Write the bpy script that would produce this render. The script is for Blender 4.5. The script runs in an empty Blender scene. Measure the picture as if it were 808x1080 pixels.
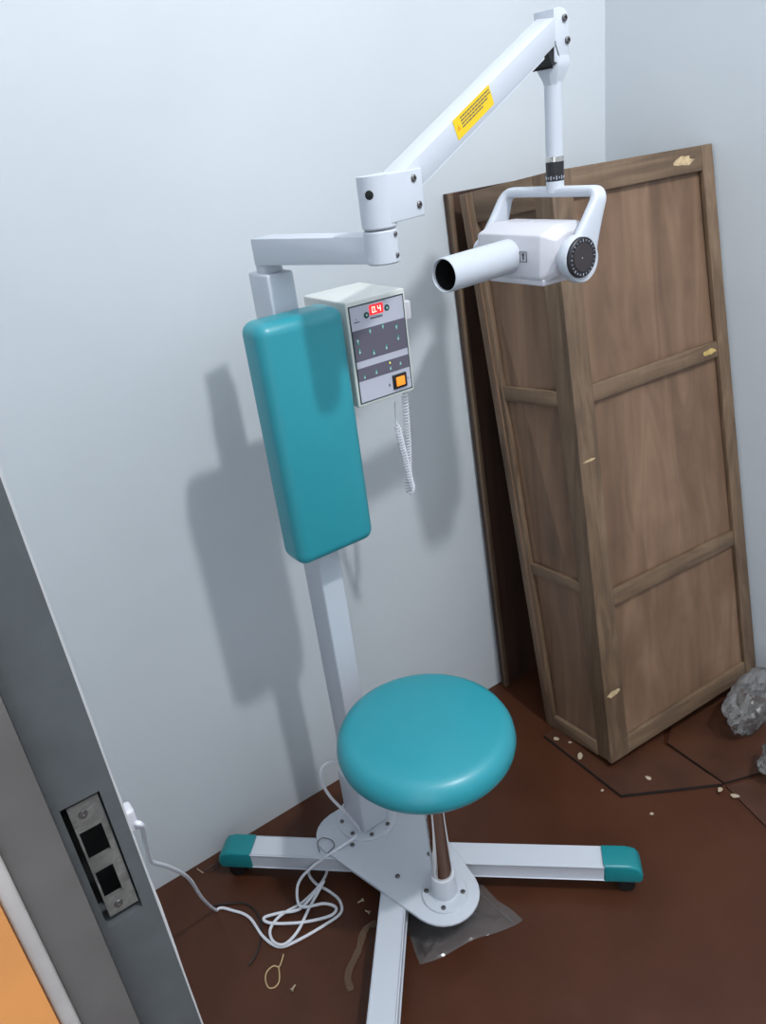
import bpy, bmesh, math, random
from mathutils import Vector as V, Matrix, noise
random.seed(7)
scn = bpy.context.scene
C = scn.collection
PI = math.pi

# ------------------------------------------------------------------ camera
FPX = 820.0
CX, CY = 404.0, 540.0
def camray(px, py): return V(((px-CX), (py-CY), FPX)).normalized()
_dn = V((625-CX, 2200-CY, FPX)).normalized(); _up = -_dn          # vertical vanishing point
_nl = camray(165.5, 938).cross(camray(361.6, 819.6))               # wall foot line
_X = _nl.cross(_up).normalized()
if _X.x < 0: _X = -_X
_Y = _up.cross(_X)
R = Matrix((_X, _Y, _up))                                          # camera axes -> world axes
HC = 1.5
_r = R @ camray(639, 652)
CAM = -_r*(HC/-_r.z)
def ray(px, py): return R @ camray(px, py)
def on(axis, val, px, py):
    d = ray(px, py); return CAM + d*((val-CAM[axis])/d[axis])
def fl(px, py, z=0.0): return on(2, z, px, py)
def near(px, py, A, D):
    d = ray(px, py); A = V(A); D = V(D).normalized(); w = CAM-A
    b = d.dot(D); s = (D.dot(w)-b*d.dot(w))/(1-b*b); return A+D*s

cd = bpy.data.cameras.new('camera'); co = bpy.data.objects.new('camera', cd); C.objects.link(co)
cd.sensor_fit = 'VERTICAL'; cd.sensor_height = 36; cd.lens = 36*FPX/1080; cd.clip_start = .02
rx, uy, bz = R @ V((1, 0, 0)), R @ V((0, -1, 0)), R @ V((0, 0, -1))
co.matrix_world = Matrix(((rx.x, uy.x, bz.x, CAM.x), (rx.y, uy.y, bz.y, CAM.y), (rx.z, uy.z, bz.z, CAM.z), (0, 0, 0, 1)))
scn.camera = co
scn.view_settings.view_transform = 'Standard'; scn.view_settings.look = 'None'
scn.view_settings.exposure = 0; scn.view_settings.gamma = 1; scn.view_settings.use_curve_mapping = False

# ------------------------------------------------------------------ materials
def lin(c):
    f = lambda v: v/12.92 if v <= .04045 else ((v+.055)/1.055)**2.4
    return tuple(f(x/255) for x in c)+(1,)
def mat(name, rgb, rough=.5, metal=0, emit=None, es=1, bump=0, bscale=60, var=0, vscale=4, coat=0, spec=.5):
    m = bpy.data.materials.new(name); m.use_nodes = True
    nt = m.node_tree; b = nt.nodes['Principled BSDF']
    b.inputs['Base Color'].default_value = lin(rgb); b.inputs['Roughness'].default_value = rough
    b.inputs['Metallic'].default_value = metal; b.inputs['Coat Weight'].default_value = coat
    b.inputs['Specular IOR Level'].default_value = spec
    if emit: b.inputs['Emission Color'].default_value = lin(emit); b.inputs['Emission Strength'].default_value = es
    tc = nt.nodes.new('ShaderNodeTexCoord')
    if var:
        n = nt.nodes.new('ShaderNodeTexNoise'); n.inputs['Scale'].default_value = vscale; n.inputs['Detail'].default_value = 5
        nt.links.new(tc.outputs['Object'], n.inputs['Vector'])
        r = nt.nodes.new('ShaderNodeValToRGB')
        a = tuple(max(0, c*(1-var)) for c in rgb); z = tuple(min(255, c*(1+var)) for c in rgb)
        r.color_ramp.elements[0].position = .3; r.color_ramp.elements[0].color = lin(a)
        r.color_ramp.elements[1].position = .7; r.color_ramp.elements[1].color = lin(z)
        nt.links.new(n.outputs['Fac'], r.inputs['Fac']); nt.links.new(r.outputs['Color'], b.inputs['Base Color'])
    if bump:
        n = nt.nodes.new('ShaderNodeTexNoise'); n.inputs['Scale'].default_value = bscale; n.inputs['Detail'].default_value = 4
        nt.links.new(tc.outputs['Object'], n.inputs['Vector'])
        bp = nt.nodes.new('ShaderNodeBump'); bp.inputs['Strength'].default_value = bump; bp.inputs['Distance'].default_value = .01
        nt.links.new(n.outputs['Fac'], bp.inputs['Height']); nt.links.new(bp.outputs['Normal'], b.inputs['Normal'])
    return m
def woodmat(name, dark, mid, light, rough=.6, sx=14, sz=1.3, stain=.35):
    m = mat(name, mid, rough); nt = m.node_tree; b = nt.nodes['Principled BSDF']
    L = nt.links.new
    tc = nt.nodes.new('ShaderNodeTexCoord')
    mp = nt.nodes.new('ShaderNodeMapping'); mp.inputs['Scale'].default_value = (sx, sx, sz)
    L(tc.outputs['Object'], mp.inputs['Vector'])
    n = nt.nodes.new('ShaderNodeTexNoise'); n.inputs['Scale'].default_value = 1.0; n.inputs['Detail'].default_value = 6; n.inputs['Distortion'].default_value = 1.2
    L(mp.outputs['Vector'], n.inputs['Vector'])
    r = nt.nodes.new('ShaderNodeValToRGB'); e = r.color_ramp.elements
    e[0].position = .28; e[0].color = lin(dark); e[1].position = .75; e[1].color = lin(light)
    k = e.new(.5); k.color = lin(mid)
    L(n.outputs['Fac'], r.inputs['Fac'])
    mp2 = nt.nodes.new('ShaderNodeMapping'); mp2.inputs['Scale'].default_value = (90, 90, 4)
    L(tc.outputs['Object'], mp2.inputs['Vector'])
    n2 = nt.nodes.new('ShaderNodeTexNoise'); n2.inputs['Scale'].default_value = 1; n2.inputs['Detail'].default_value = 3
    L(mp2.outputs['Vector'], n2.inputs['Vector'])
    n3 = nt.nodes.new('ShaderNodeTexNoise'); n3.inputs['Scale'].default_value = 5; n3.inputs['Detail'].default_value = 4
    L(tc.outputs['Object'], n3.inputs['Vector'])
    r3 = nt.nodes.new('ShaderNodeValToRGB'); r3.color_ramp.elements[0].position = .32; r3.color_ramp.elements[1].position = .52
    r3.color_ramp.elements[0].color = (1-stain*.6, 1-stain*.65, 1-stain*.7, 1); r3.color_ramp.elements[1].color = (1, 1, 1, 1)
    L(n3.outputs['Fac'], r3.inputs['Fac'])
    r2 = nt.nodes.new('ShaderNodeValToRGB'); r2.color_ramp.elements[0].color = (.88, .88, .88, 1); r2.color_ramp.elements[1].color = (1.1, 1.1, 1.1, 1)
    L(n2.outputs['Fac'], r2.inputs['Fac'])
    def mul(a, c):
        x = nt.nodes.new('ShaderNodeMix'); x.data_type = 'RGBA'; x.blend_type = 'MULTIPLY'; x.inputs[0].default_value = 1
        L(a, x.inputs[6]); L(c, x.inputs[7]); return x.outputs[2]
    L(mul(mul(r.outputs['Color'], r2.outputs['Color']), r3.outputs['Color']), b.inputs['Base Color'])
    bp = nt.nodes.new('ShaderNodeBump'); bp.inputs['Strength'].default_value = .25; bp.inputs['Distance'].default_value = .004
    L(n2.outputs['Fac'], bp.inputs['Height']); L(bp.outputs['Normal'], b.inputs['Normal'])
    return m
def filmmat(name, rgb, alpha, rough=.12):
    m = bpy.data.materials.new(name); m.use_nodes = True; nt = m.node_tree; L = nt.links.new
    b = nt.nodes['Principled BSDF']; out = nt.nodes['Material Output']
    b.inputs['Base Color'].default_value = lin(rgb); b.inputs['Roughness'].default_value = rough
    b.inputs['Specular IOR Level'].default_value = .7
    t = nt.nodes.new('ShaderNodeBsdfTransparent'); mx = nt.nodes.new('ShaderNodeMixShader')
    mx.inputs[0].default_value = alpha
    fr = nt.nodes.new('ShaderNodeFresnel'); fr.inputs['IOR'].default_value = 1.5
    ad = nt.nodes.new('ShaderNodeMath'); ad.operation = 'ADD'; ad.use_clamp = True; ad.inputs[1].default_value = alpha
    L(fr.outputs[0], ad.inputs[0]); L(ad.outputs[0], mx.inputs[0])
    L(t.outputs[0], mx.inputs[1]); L(b.outputs[0], mx.inputs[2]); L(mx.outputs[0], out.inputs['Surface'])
    return m

M = {}
M['wall'] = mat('wall_paint', (194, 200, 204), .5, bump=.1, bscale=9, var=.015, vscale=2.5)
M['plaster'] = mat('ragged_plaster', (196, 197, 198), .8, bump=.1, bscale=40)
M['jamb'] = mat('grey_jamb_paint', (74, 78, 80), .5, bump=.06, bscale=60, var=.05, vscale=25)
M['stop'] = mat('brownish_grey_paint', (90, 87, 85), .6, bump=.06, bscale=40, var=.05, vscale=15)
M['trimwhite'] = mat('dirty_white_gloss', (170, 166, 163), .3, var=.1, vscale=14)
M['orange'] = mat('orange_wall_paint', (196, 132, 72), .6, var=.05, vscale=6)
M['steel'] = mat('worn_strike_steel', (120, 120, 116), .45, .6, bump=.3, bscale=60, var=.15, vscale=30)
M['black'] = mat('black_void', (9, 9, 9), .7)
M['white'] = mat('white_powder_coat', (190, 195, 203), .38)
M['shell'] = mat('white_plastic_shell', (198, 197, 203), .42)
M['cream'] = mat('off_white_sheet_metal', (206, 209, 204), .45)
M['teal'] = mat('teal_vinyl', (42, 140, 152), .34, spec=.5, var=.03, vscale=3)
M['tealp'] = mat('teal_plastic', (18, 122, 128), .35)
M['chrome'] = mat('chrome', (215, 210, 205), .06, 1)
M['screw'] = mat('screw_metal', (110, 108, 108), .35, .8)
M['grey'] = mat('panel_grey', (178, 180, 192), .45)
M['key'] = mat('panel_dark_band', (92, 88, 102), .45)
M['rim'] = mat('panel_green_black_rim', (34, 62, 60), .5)
M['ledred'] = mat('red_display', (150, 10, 20), .3, emit=(255, 40, 50), es=1.1)
M['ledhot'] = mat('red_segments', (255, 170, 150), .3, emit=(255, 205, 190), es=1.2)
M['green'] = mat('green_indicator', (20, 150, 110), .4, emit=(20, 160, 110), es=.35)
M['pale'] = mat('pale_green_print', (150, 205, 195), .5)
M['yellowled'] = mat('yellow_indicator', (230, 220, 70), .4, emit=(240, 230, 70), es=.8)
M['orsw'] = mat('lit_orange_rocker', (240, 140, 40), .35, emit=(255, 140, 40), es=.55)
M['darkpr'] = mat('dark_print', (70, 72, 80), .6)
M['yellow'] = mat('yellow_label', (226, 190, 10), .45)
M['dial'] = mat('black_dial', (28, 28, 32), .45)
M['brown'] = mat('dial_face', (52, 44, 46), .4)
M['cable'] = mat('white_cable', (214, 216, 222), .45)
M['blackc'] = mat('black_cable', (34, 32, 30), .5)
M['rubber'] = mat('black_rubber', (16, 16, 17), .5)
M['film'] = filmmat('clear_film', (165, 165, 165), .085, .13)
M['film2'] = filmmat('clouded_film', (150, 149, 147), .20, .16)
M['tape'] = filmmat('brown_tape', (130, 108, 84), .22, .3)
M['straw'] = mat('pale_wire', (196, 172, 128), .6)
M['chip'] = mat('pale_chip', (168, 152, 130), .7)
M['ply'] = woodmat('weathered_plywood', (96, 74, 58), (117, 91, 71), (138, 110, 88))
M['batten'] = woodmat('weathered_batten', (88, 70, 53), (109, 88, 68), (128, 106, 84), sx=40, sz=2)
M['battenh'] = woodmat('weathered_rail', (88, 70, 53), (109, 88, 68), (128, 106, 84), sx=4, sz=40)
M['shadeply'] = woodmat('gap_shaded_plywood', (48, 32, 24), (66, 46, 36), (84, 60, 46))  # plywood browns darkened to carry the shade behind the crate
M['sheet'] = mat('brown_hardboard', (68, 40, 26), .4, bump=.1, bscale=30, var=.12, vscale=9)
M['edge'] = mat('dark_board_edge', (30, 20, 15), .8)
def floormat():
    m = mat('brown_painted_floor', (86, 52, 36), .32, bump=.12, bscale=9, spec=.28)
    nt = m.node_tree; b = nt.nodes['Principled BSDF']; L = nt.links.new
    tc = nt.nodes.new('ShaderNodeTexCoord')
    n = nt.nodes.new('ShaderNodeTexNoise'); n.inputs['Scale'].default_value = 3.2; n.inputs['Detail'].default_value = 7; n.inputs['Roughness'].default_value = .6
    L(tc.outputs['Object'], n.inputs['Vector'])
    r = nt.nodes.new('ShaderNodeValToRGB'); e = r.color_ramp.elements
    e[0].position = .3; e[0].color = lin((62, 34, 21)); e[1].position = .72; e[1].color = lin((78, 45, 29))
    L(n.outputs['Fac'], r.inputs['Fac']); L(r.outputs['Color'], b.inputs['Base Color'])
    q = nt.nodes.new('ShaderNodeMapRange'); q.inputs[3].default_value = .28; q.inputs[4].default_value = .5
    L(n.outputs['Fac'], q.inputs[0]); L(q.outputs[0], b.inputs['Roughness'])
    return m
M['floor'] = floormat()

# ------------------------------------------------------------------ mesh helpers
WL = {}
class MB:
    def __init__(s): s.bm = bmesh.new()
    def _bev(s, geom_verts, w, seg):
        es = set()
        for v in geom_verts:
            for e in v.link_edges: es.add(e)
        bmesh.ops.bevel(s.bm, geom=list(es), offset=w, segments=seg, profile=.5, affect='EDGES', clamp_overlap=True)
    def box(s, c, size, mtx=None, bev=0, seg=3):
        r = bmesh.ops.create_cube(s.bm, size=1); vs = r['verts']
        for v in vs:
            p = V((v.co.x*size[0], v.co.y*size[1], v.co.z*size[2]))
            v.co = (mtx @ p if mtx else p)+V(c)
        if bev: s._bev(vs, bev, seg)
        return s
    def hexa(s, P, bev=0, seg=2):     # P: 4 bottom then 4 top, both counter clockwise
        vs = [s.bm.verts.new(p) for p in P]
        for f in ((3, 2, 1, 0), (4, 5, 6, 7), (0, 1, 5, 4), (1, 2, 6, 5), (2, 3, 7, 6), (3, 0, 4, 7)):
            s.bm.faces.new([vs[i] for i in f])
        if bev: s._bev(vs, bev, seg)
        return s
    def beam(s, a, b, w, h, bev=0, up=(0, 0, 1), seg=2):
        a, b = V(a), V(b); d = (b-a); l = d.length; d.normalize()
        sd = d.cross(V(up)).normalized(); u = sd.cross(d)
        m = Matrix((d, sd, u)).transposed()
        return s.box((a+b)/2, (l, w, h), m, bev, seg)
    def lathe(s, prof, base, axis=(0, 0, 1), seg=40, ref=None):
        ax = V(axis).normalized(); base = V(base)
        t = V(ref).normalized() if ref else (V((1, 0, 0)) if abs(ax.x) < .8 else V((0, 1, 0)))
        x = (t-ax*t.dot(ax)).normalized(); y = ax.cross(x)
        rings = []
        for (r, z) in prof:
            if r < 1e-6: rings.append([s.bm.verts.new(base+ax*z)])
            else: rings.append([s.bm.verts.new(base+ax*z+(x*math.cos(2*PI*i/seg)+y*math.sin(2*PI*i/seg))*r) for i in range(seg)])
        for A, B in zip(rings, rings[1:]):
            if len(A) == 1 and len(B) == 1: continue
            for i in range(seg):
                j = (i+1) % seg
                if len(A) == 1: s.bm.faces.new((A[0], B[j], B[i]))
                elif len(B) == 1: s.bm.faces.new((A[i], A[j], B[0]))
                else: s.bm.faces.new((A[i], A[j], B[j], B[i]))
        return s
    def cyl(s, a, b, r, r2=None, seg=32, bev=.0):
        a, b = V(a), V(b); l = (b-a).length; r2 = r if r2 is None else r2
        p = [(0, 0), (r-bev, 0)]+([(r, bev), (r2, l-bev)] if bev else [(r, 0), (r2, l)])+[(r2-bev, l), (0, l)]
        q = [p[0]]
        for t in p[1:]:
            if abs(t[0]-q[-1][0])+abs(t[1]-q[-1][1]) > 1e-7: q.append(t)
        return s.lathe(q, a, b-a, seg)
    def tube(s, pts, r, seg=10, closed=False, taper=None):
        pts = [V(p) for p in pts]; n = len(pts); rings = []; nrm = None
        for i in range(n):
            if closed: t = (pts[(i+1) % n]-pts[i-1]).normalized()
            else: t = (pts[min(i+1, n-1)]-pts[max(i-1, 0)]).normalized()
            if nrm is None:
                a = V((0, 0, 1)) if abs(t.z) < .9 else V((1, 0, 0)); nrm = (a-t*a.dot(t)).normalized()
            else:
                nrm = (nrm-t*nrm.dot(t)); nrm = nrm.normalized() if nrm.length > 1e-6 else t.orthogonal().normalized()
            bi = t.cross(nrm); rr = r if taper is None else r*taper(i/(n-1))
            rings.append([s.bm.verts.new(pts[i]+(nrm*math.cos(2*PI*k/seg)+bi*math.sin(2*PI*k/seg))*rr) for k in range(seg)])
        m = n if closed else n-1
        for i in range(m):
            A, B = rings[i], rings[(i+1) % n]
            for k in range(seg):
                j = (k+1) % seg; s.bm.faces.new((A[k], A[j], B[j], B[k]))
        if not closed:
            s.bm.faces.new(rings[0][::-1]); s.bm.faces.new(rings[-1])
        return s
    def prism(s, outline, z0, z1, bev=0, seg=2, f=None):   # outline ccw in xy; f maps (x,y,z)->world
        f = f or (lambda x, y, z: V((x, y, z)))
        a = [s.bm.verts.new(f(x, y, z0)) for x, y in outline]; b = [s.bm.verts.new(f(x, y, z1)) for x, y in outline]
        n = len(a); fb = s.bm.faces.new(a[::-1]); ft = s.bm.faces.new(b)
        for i in range(n):
            j = (i+1) % n; s.bm.faces.new((a[i], a[j], b[j], b[i]))
        if bev:
            es = list(ft.edges)+list(fb.edges)
            bmesh.ops.bevel(s.bm, geom=es, offset=bev, segments=seg, profile=.5, affect='EDGES', clamp_overlap=True)
        return s
    def build(s, name, m, parent=None, loc=None, sharp=35):
        bmesh.ops.recalc_face_normals(s.bm, faces=s.bm.faces[:])
        base = V(loc) if loc is not None else (WL[parent.name] if parent else V((0, 0, 0)))
        for v in s.bm.verts: v.co -= base
        me = bpy.data.meshes.new(name); s.bm.to_mesh(me); s.bm.free()
        for p in me.polygons: p.use_smooth = True
        me.set_sharp_from_angle(angle=math.radians(sharp))
        mm = m if isinstance(m, list) else [m]
        for x in mm: me.materials.append(x)
        o = bpy.data.objects.new(name, me); C.objects.link(o)
        if parent: o.parent = parent; o.location = base-WL[parent.name]
        else: o.location = base
        WL[o.name] = base
        return o
def spline(pts, n=8, closed=False):
    P = [V(p) for p in pts]; out = []; N = len(P)
    for i in range(N if closed else N-1):
        if closed: p0, p1, p2, p3 = P[i-1], P[i], P[(i+1) % N], P[(i+2) % N]
        else: p0, p1, p2, p3 = P[max(i-1, 0)], P[i], P[i+1], P[min(i+2, N-1)]
        for k in range(n):
            t = k/n
            out.append(.5*((2*p1)+(p2-p0)*t+(2*p0-5*p1+4*p2-p3)*t*t+(3*p1-p0-3*p2+p3)*t**3))
    if not closed: out.append(P[-1])
    return out
def hull(pts):
    pts = sorted(set(pts))
    def half(p):
        h = []
        for q in p:
            while len(h) > 1 and (h[-1][0]-h[-2][0])*(q[1]-h[-2][1])-(h[-1][1]-h[-2][1])*(q[0]-h[-2][0]) <= 1e-9: h.pop()
            h.append(q)
        return h[:-1]
    return half(pts)+half(pts[::-1])
def circ(cx, cy, r, n=28): return [(cx+r*math.cos(2*PI*i/n), cy+r*math.sin(2*PI*i/n)) for i in range(n)]
def tag(o, label, cat, group=None, kind=None):
    if label: o['label'] = label
    if cat: o['category'] = cat
    if group: o['group'] = group
    if kind: o['kind'] = kind
    return o
def struct(o): o['kind'] = 'structure'; return o
def thing(name, label, cat, loc, group=None):
    o = bpy.data.objects.new(name, None); C.objects.link(o); o.location = loc; o.empty_display_size = .1
    WL[o.name] = V(loc); return tag(o, label, cat, group)
def lab(o, t): o['label'] = t; return o

# ------------------------------------------------------------------ the room
struct(MB().box((-.87, .05, 1.6), (1.94, .1, 3.2)).build('wall_left', M['wall'], loc=(-.87, .05, 0)))
_wx = lambda z: -.0125*z
struct(MB().hexa([(0, -3.3, 0), (.1, -3.3, 0), (.1, .1, 0), (0, .1, 0), (_wx(3.2), -3.3, 3.2), (.1, -3.3, 3.2), (.1, .1, 3.2), (_wx(3.2), .1, 3.2)]).build('wall_right', M['wall'], loc=(.05, -1.6, 0)))
struct(MB().box((-.95, -1.5, -.05), (2.3, 4.0, .1)).build('floor', M['floor'], loc=(-.95, -1.5, 0)))
struct(MB().box((-.86, -3.35, 1.6), (1.92, .1, 3.2)).build('wall_front_unseen', M['wall'], loc=(-.86, -3.35, 0)))  # unseen far wall, added so low surfaces get less sky light
struct(MB().box((-1.70, -2.60, 1.6), (.152, 1.40, 3.2)).build('wall_entrance_unseen', M['wall'], loc=(-1.70, -2.60, 0)))  # unseen wall past the doorway, added to dim the lower room
JY = -.90
XR = -1.6205
struct(MB().box((-1.70, (JY+.062)/2, 1.6), (.152, -JY-.062, 3.2)).build('wall_door', M['wall'], loc=(-1.70, -.45, 0)))
# door frame seen from the threshold: jamb, stop, white moulding, orange reveal
jx = lambda px, py: on(1, JY, px, py).x
xa = (jx(147, 1080)+jx(0, 724))/2
xb = on(1, JY-.012, 86, 1080).x
xc = on(1, JY-.012, 64, 1080).x
fr = thing('trim_1', None, None, (-1.66, JY, 0)); fr['kind'] = 'structure'
jz0, jz1 = on(1, JY, 128, 960).z, on(1, JY, 90, 838).z
sx0, sx1 = xa+.006, XR-.006
sp0, sp1 = on(1, JY, 78, 855), on(1, JY, 142, 968)
hz1, hz0 = 1.105, .985
# strike plate placed along the jamb face
pc = on(1, JY, 109.5, 909)
pw, ph = .0295, .130
px0, px1, pz0, pz1 = pc.x-pw/2, pc.x+pw/2, pc.z-ph/2, pc.z+ph/2
mb = MB()
for (x0, x1, z0, z1) in ((xa, px0, 0, 3.1), (px1, XR, 0, 3.1), (px0, px1, 0, pz0), (px0, px1, pz1, 3.1)):
    mb.box(((x0+x1)/2, JY+.02, (z0+z1)/2), (x1-x0, .04, z1-z0))
mb.build('jamb', M['jamb'], fr)
MB().box(((px0+px1)/2, JY+.034, pc.z), (pw, .012, ph)).build('mortise_shade_back', M['black'], fr)  # black back paints in the shade inside the strike openings
MB().box(((xa+xb)/2-.0004, JY+.012, 1.55), (xa-xb, .048, 3.1), bev=.0015).build('door_stop', M['stop'], fr)
MB().box(((xb+xc)/2, JY+.008, 1.55), (xb-xc, .05, 3.1), bev=.003).build('moulding', M['trimwhite'], fr)
struct(MB().box((xc-.15, JY+.045, 1.55), (.30, .13, 3.1)).build('wall_reveal', M['orange'], loc=(xc-.15, JY+.045, 0)))
# ragged plaster edge behind the jamb
mb = MB(); n = 160; va = []
for i in range(n+1):
    z = .0+2.9*i/n; w = .0018+.0018*max(0, noise.noise(V((z*6, 3, 1))))+.0006*noise.noise(V((z*25, 0, 2)))
    va.append([mb.bm.verts.new((XR+dx, JY+dy, z)) for dx, dy in ((0, .003), (w, .003), (w, .03), (0, .03))])
for A, B in zip(va, va[1:]):
    for k in range(4): mb.bm.faces.new((A[k], A[(k+1) % 4], B[(k+1) % 4], B[k]))
mb.bm.faces.new(va[0][::-1]); mb.bm.faces.new(va[-1])
mb.build('plaster_edge', M['plaster'], fr)
# strike plate with two openings
mb = MB(); q = .0035
cxp = pc.x
def opening_plate(mb):
    xs0, xs1 = px0+.0045, px1-.0015
    zs = [pz0+.006, pz0+.026, pz0+.056, pz0+.070, pz0+.099, pz1-.004]
    yc = JY+.0045
    ox0, ox1 = cxp-.0085, cxp+.0055
    for (a, b, c, d) in ((xs0, xs1, zs[0], zs[1]), (xs0, xs1, zs[2], zs[3]), (xs0, xs1, zs[4], zs[5]),
                         (xs0, ox0, zs[1], zs[2]), (ox1, xs1, zs[1], zs[2]), (xs0, ox0, zs[3], zs[4]), (ox1+.003, xs1, zs[3], zs[4])):
        mb.box(((a+b)/2, yc, (c+d)/2), (b-a, .003, d-c))
    return zs
zs = opening_plate(mb)
sp = mb.build('strike_plate', M['steel'], fr)
for z in (zs[0]+.009, zs[5]-.011):
    MB().lathe([(0, 0), (.0035, 0), (.003, .0012), (.0012, .0014), (0, .0006)], (cxp-.001, JY+.003, z), (0, -1, 0), 16).build('screw', M['screw'], sp)

# ------------------------------------------------------------------ dental x-ray unit
CO = V((-1.083, -.226, 0)); PO = V((-1.073, -.497, 0)); ZP = .088
U = thing('dental_xray_unit', 'white and teal dental x-ray unit with round stool seat, backrest, control box and jointed arm', 'x-ray machine', (-1.08, -.35, 0))
ctr = V((-1.083, -.345, 0))
def screwhead(p, ax, r, parent, nm='screw', m='screw'):
    p = V(p); mb = MB().lathe([(0, -.001), (r, -.001), (r, r*.35), (r*.8, r*.55), (r*.45, r*.55), (r*.4, r*.15), (0, r*.15)], p, ax, 14)
    return mb.build(nm, M[m], parent)
def leg(end, start=.0, cap=.080):
    end = V(end); d = (end-ctr).normalized(); sd = V((-d.y, d.x, 0)); zc = .064
    a = ctr+d*start
    l = MB().beam((a.x, a.y, zc), (end.x-d.x*cap*.6, end.y-d.y*cap*.6, zc), .05, .038, .0025).build('leg', M['white'], U)
    # teal end cap: rounded nose that slopes down to the tip
    prof = [(-cap, .0405), (-cap, .0885), (-.03, .0885), (-.012, .083), (-.003, .072), (0, .06), (-.001, .048), (-.006, .0405)]
    mb = MB(); w = .0285
    f = lambda x, y, z: end+d*x+sd*z+V((0, 0, y))
    mb.prism(prof[::-1], -w, w, .006, 3, f)
    mb.build('end_cap', M['tealp'], l)
    p = end-d*.032
    mb = MB()
    for s_ in (-1, 1):
        q = p+sd*.011*s_; mb.lathe([(0, -.007), (.016, -.007), (.0185, -.004), (.0185, .004), (.016, .007), (0, .007)], (q.x, q.y, .0185), sd, 24)
    mb.cyl((p.x, p.y, .022), (p.x, p.y, .041), .008); mb.box((p.x, p.y, .026), (.012, .012, .02))
    mb.build('caster', M['rubber'], l)
    return l
leg((-1.381, -.060, 0)); leg((-.705, -.695, 0)); leg((-1.40, -.713, 0)); leg((-.775, -.045, 0))

# base plate: triangle with round corners
ol = hull(circ(-1.148, -.225, .062)+circ(-1.018, -.225, .062)+circ(PO.x, PO.y+.004, .074))
bp = MB().prism(ol, .083, ZP+.002, .002, 2).build('base_plate', M['white'], U)
for p in (fl(372, 892, ZP), fl(419.5, 925, ZP)):
    for x in (p.x, 2*-1.08-p.x): screwhead((x, p.y, ZP+.002), (0, 0, 1), .0052, bp)
Z2 = ZP+.002
# column
col = MB().box((CO.x, CO.y, (Z2+1.316)/2), (.048, .068, 1.316-Z2), bev=.004).build('column', M['white'], U)
MB().lathe([(0, 0), (.07, 0), (.07, .0035), (.0685, .005), (.0, .005)], (CO.x, CO.y, Z2), seg=48).build('flange', M['white'], col)
for k in range(8):
    a = 2*PI*(k+.5)/8; screwhead((CO.x+.058*math.cos(a), CO.y+.058*math.sin(a), Z2+.005), (0, 0, 1), .005, col)
MB().box((CO.x, CO.y, Z2+.07), (.066, .086, .13), bev=.006).build('sleeve', M['white'], col)
MB().cyl((CO.x, CO.y, 1.30), (CO.x, CO.y, 1.332), .021, bev=.001).build('pivot_collar', M['white'], col)
# stool post
post = MB().cyl((PO.x, PO.y, Z2), (PO.x, PO.y, .472), .0205).build('seat_post', M['chrome'], U)
MB().lathe([(0, 0), (.047, 0), (.047, .004), (.0455, .006), (.029, .006), (.026, .010), (.0255, .060), (.0245, .062), (.0206, .062), (0, .062)], (PO.x, PO.y, Z2), seg=40).build('post_socket', M['white'], post)
for k in range(4):
    a = 2*PI*(k+.5)/4+.05; screwhead((PO.x+.0375*math.cos(a), PO.y+.0375*math.sin(a), Z2+.006), (0, 0, 1), .005, post)
MB().lathe([(0, 0), (.055, 0), (.12, .012), (.12, .016), (0, .016)], (PO.x, PO.y, .460), seg=32).build('seat_bracket', M['rubber'], post)
pr = [(0, .0), (.13, 0)]
RS = .1625
for k in range(0, 9):
    a = -PI/2+PI*k/8*1.0; pr.append((RS-.030+.030*math.cos(a), .034+.030*math.sin(a) if a < 0 else .034+.036*math.sin(a)))
pr += [(.10, .0735), (.05, .0755), (0, .076)]
SZ = .471
seat = MB().lathe(pr, (PO.x, PO.y, SZ), seg=72).build('seat', M['teal'], U, sharp=60)
# backrest cushion
BX0, BX1, BZ0, BZ1, BY0, BY1 = -1.175, -1.018, .838, 1.259, -.335, -.262
mb = MB().box(((BX0+BX1)/2, (BY0+BY1)/2, (BZ0+BZ1)/2), (BX1-BX0, BY1-BY0, BZ1-BZ0), bev=.021, seg=7)
back = mb.build('backrest', M['teal'], U, sharp=80)
MB().box((CO.x, -.261, 1.05), (.10, .004, .30), bev=.001).build('backing_plate', M['white'], back)
# control box beside the column
KX0, KX1, KZ0, KZ1, KY0, KY1 = -1.004, -.884, 1.077, 1.256, -.312, -.175
box = MB().box(((KX0+KX1)/2, (KY0+KY1)/2, (KZ0+KZ1)/2), (KX1-KX0, KY1-KY0, KZ1-KZ0), bev=.003).build('control_box', M['cream'], U)
MB().box(((KX0+CO.x)/2, -.21, 1.16), (KX0-CO.x-.02, .03, .06)).build('mounting_bracket', M['cream'], box)
W_, H_ = KX1-KX0, KZ1-KZ0
def pan(u0, u1, v0, v1, lvl, th=.0006):     # rectangles on the front face, u across, v up (0..1)
    y = KY0-lvl
    return ((KX0+W_*(u0+u1)/2, y-th/2+.0001, KZ0+H_*(v0+v1)/2), (W_*(u1-u0), th, H_*(v1-v0)))
MB().box(*pan(.035, .965, .03, .955, 0)).build('panel_rim', M['rim'], box)
MB().box(*pan(.055, .945, .043, .942, .0004)).build('front_panel', M['grey'], box)
MB().box(*pan(.055, .945, .44, .73, .0008)).build('key_field', M['key'], box)
MB().box(*pan(.055, .945, .25, .375, .0008)).build('mode_field', M['key'], box)
L1 = .0012
dsp = MB().box(*pan(.37, .60, .835, .925, L1)).build('display', M['ledred'], box)
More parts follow.
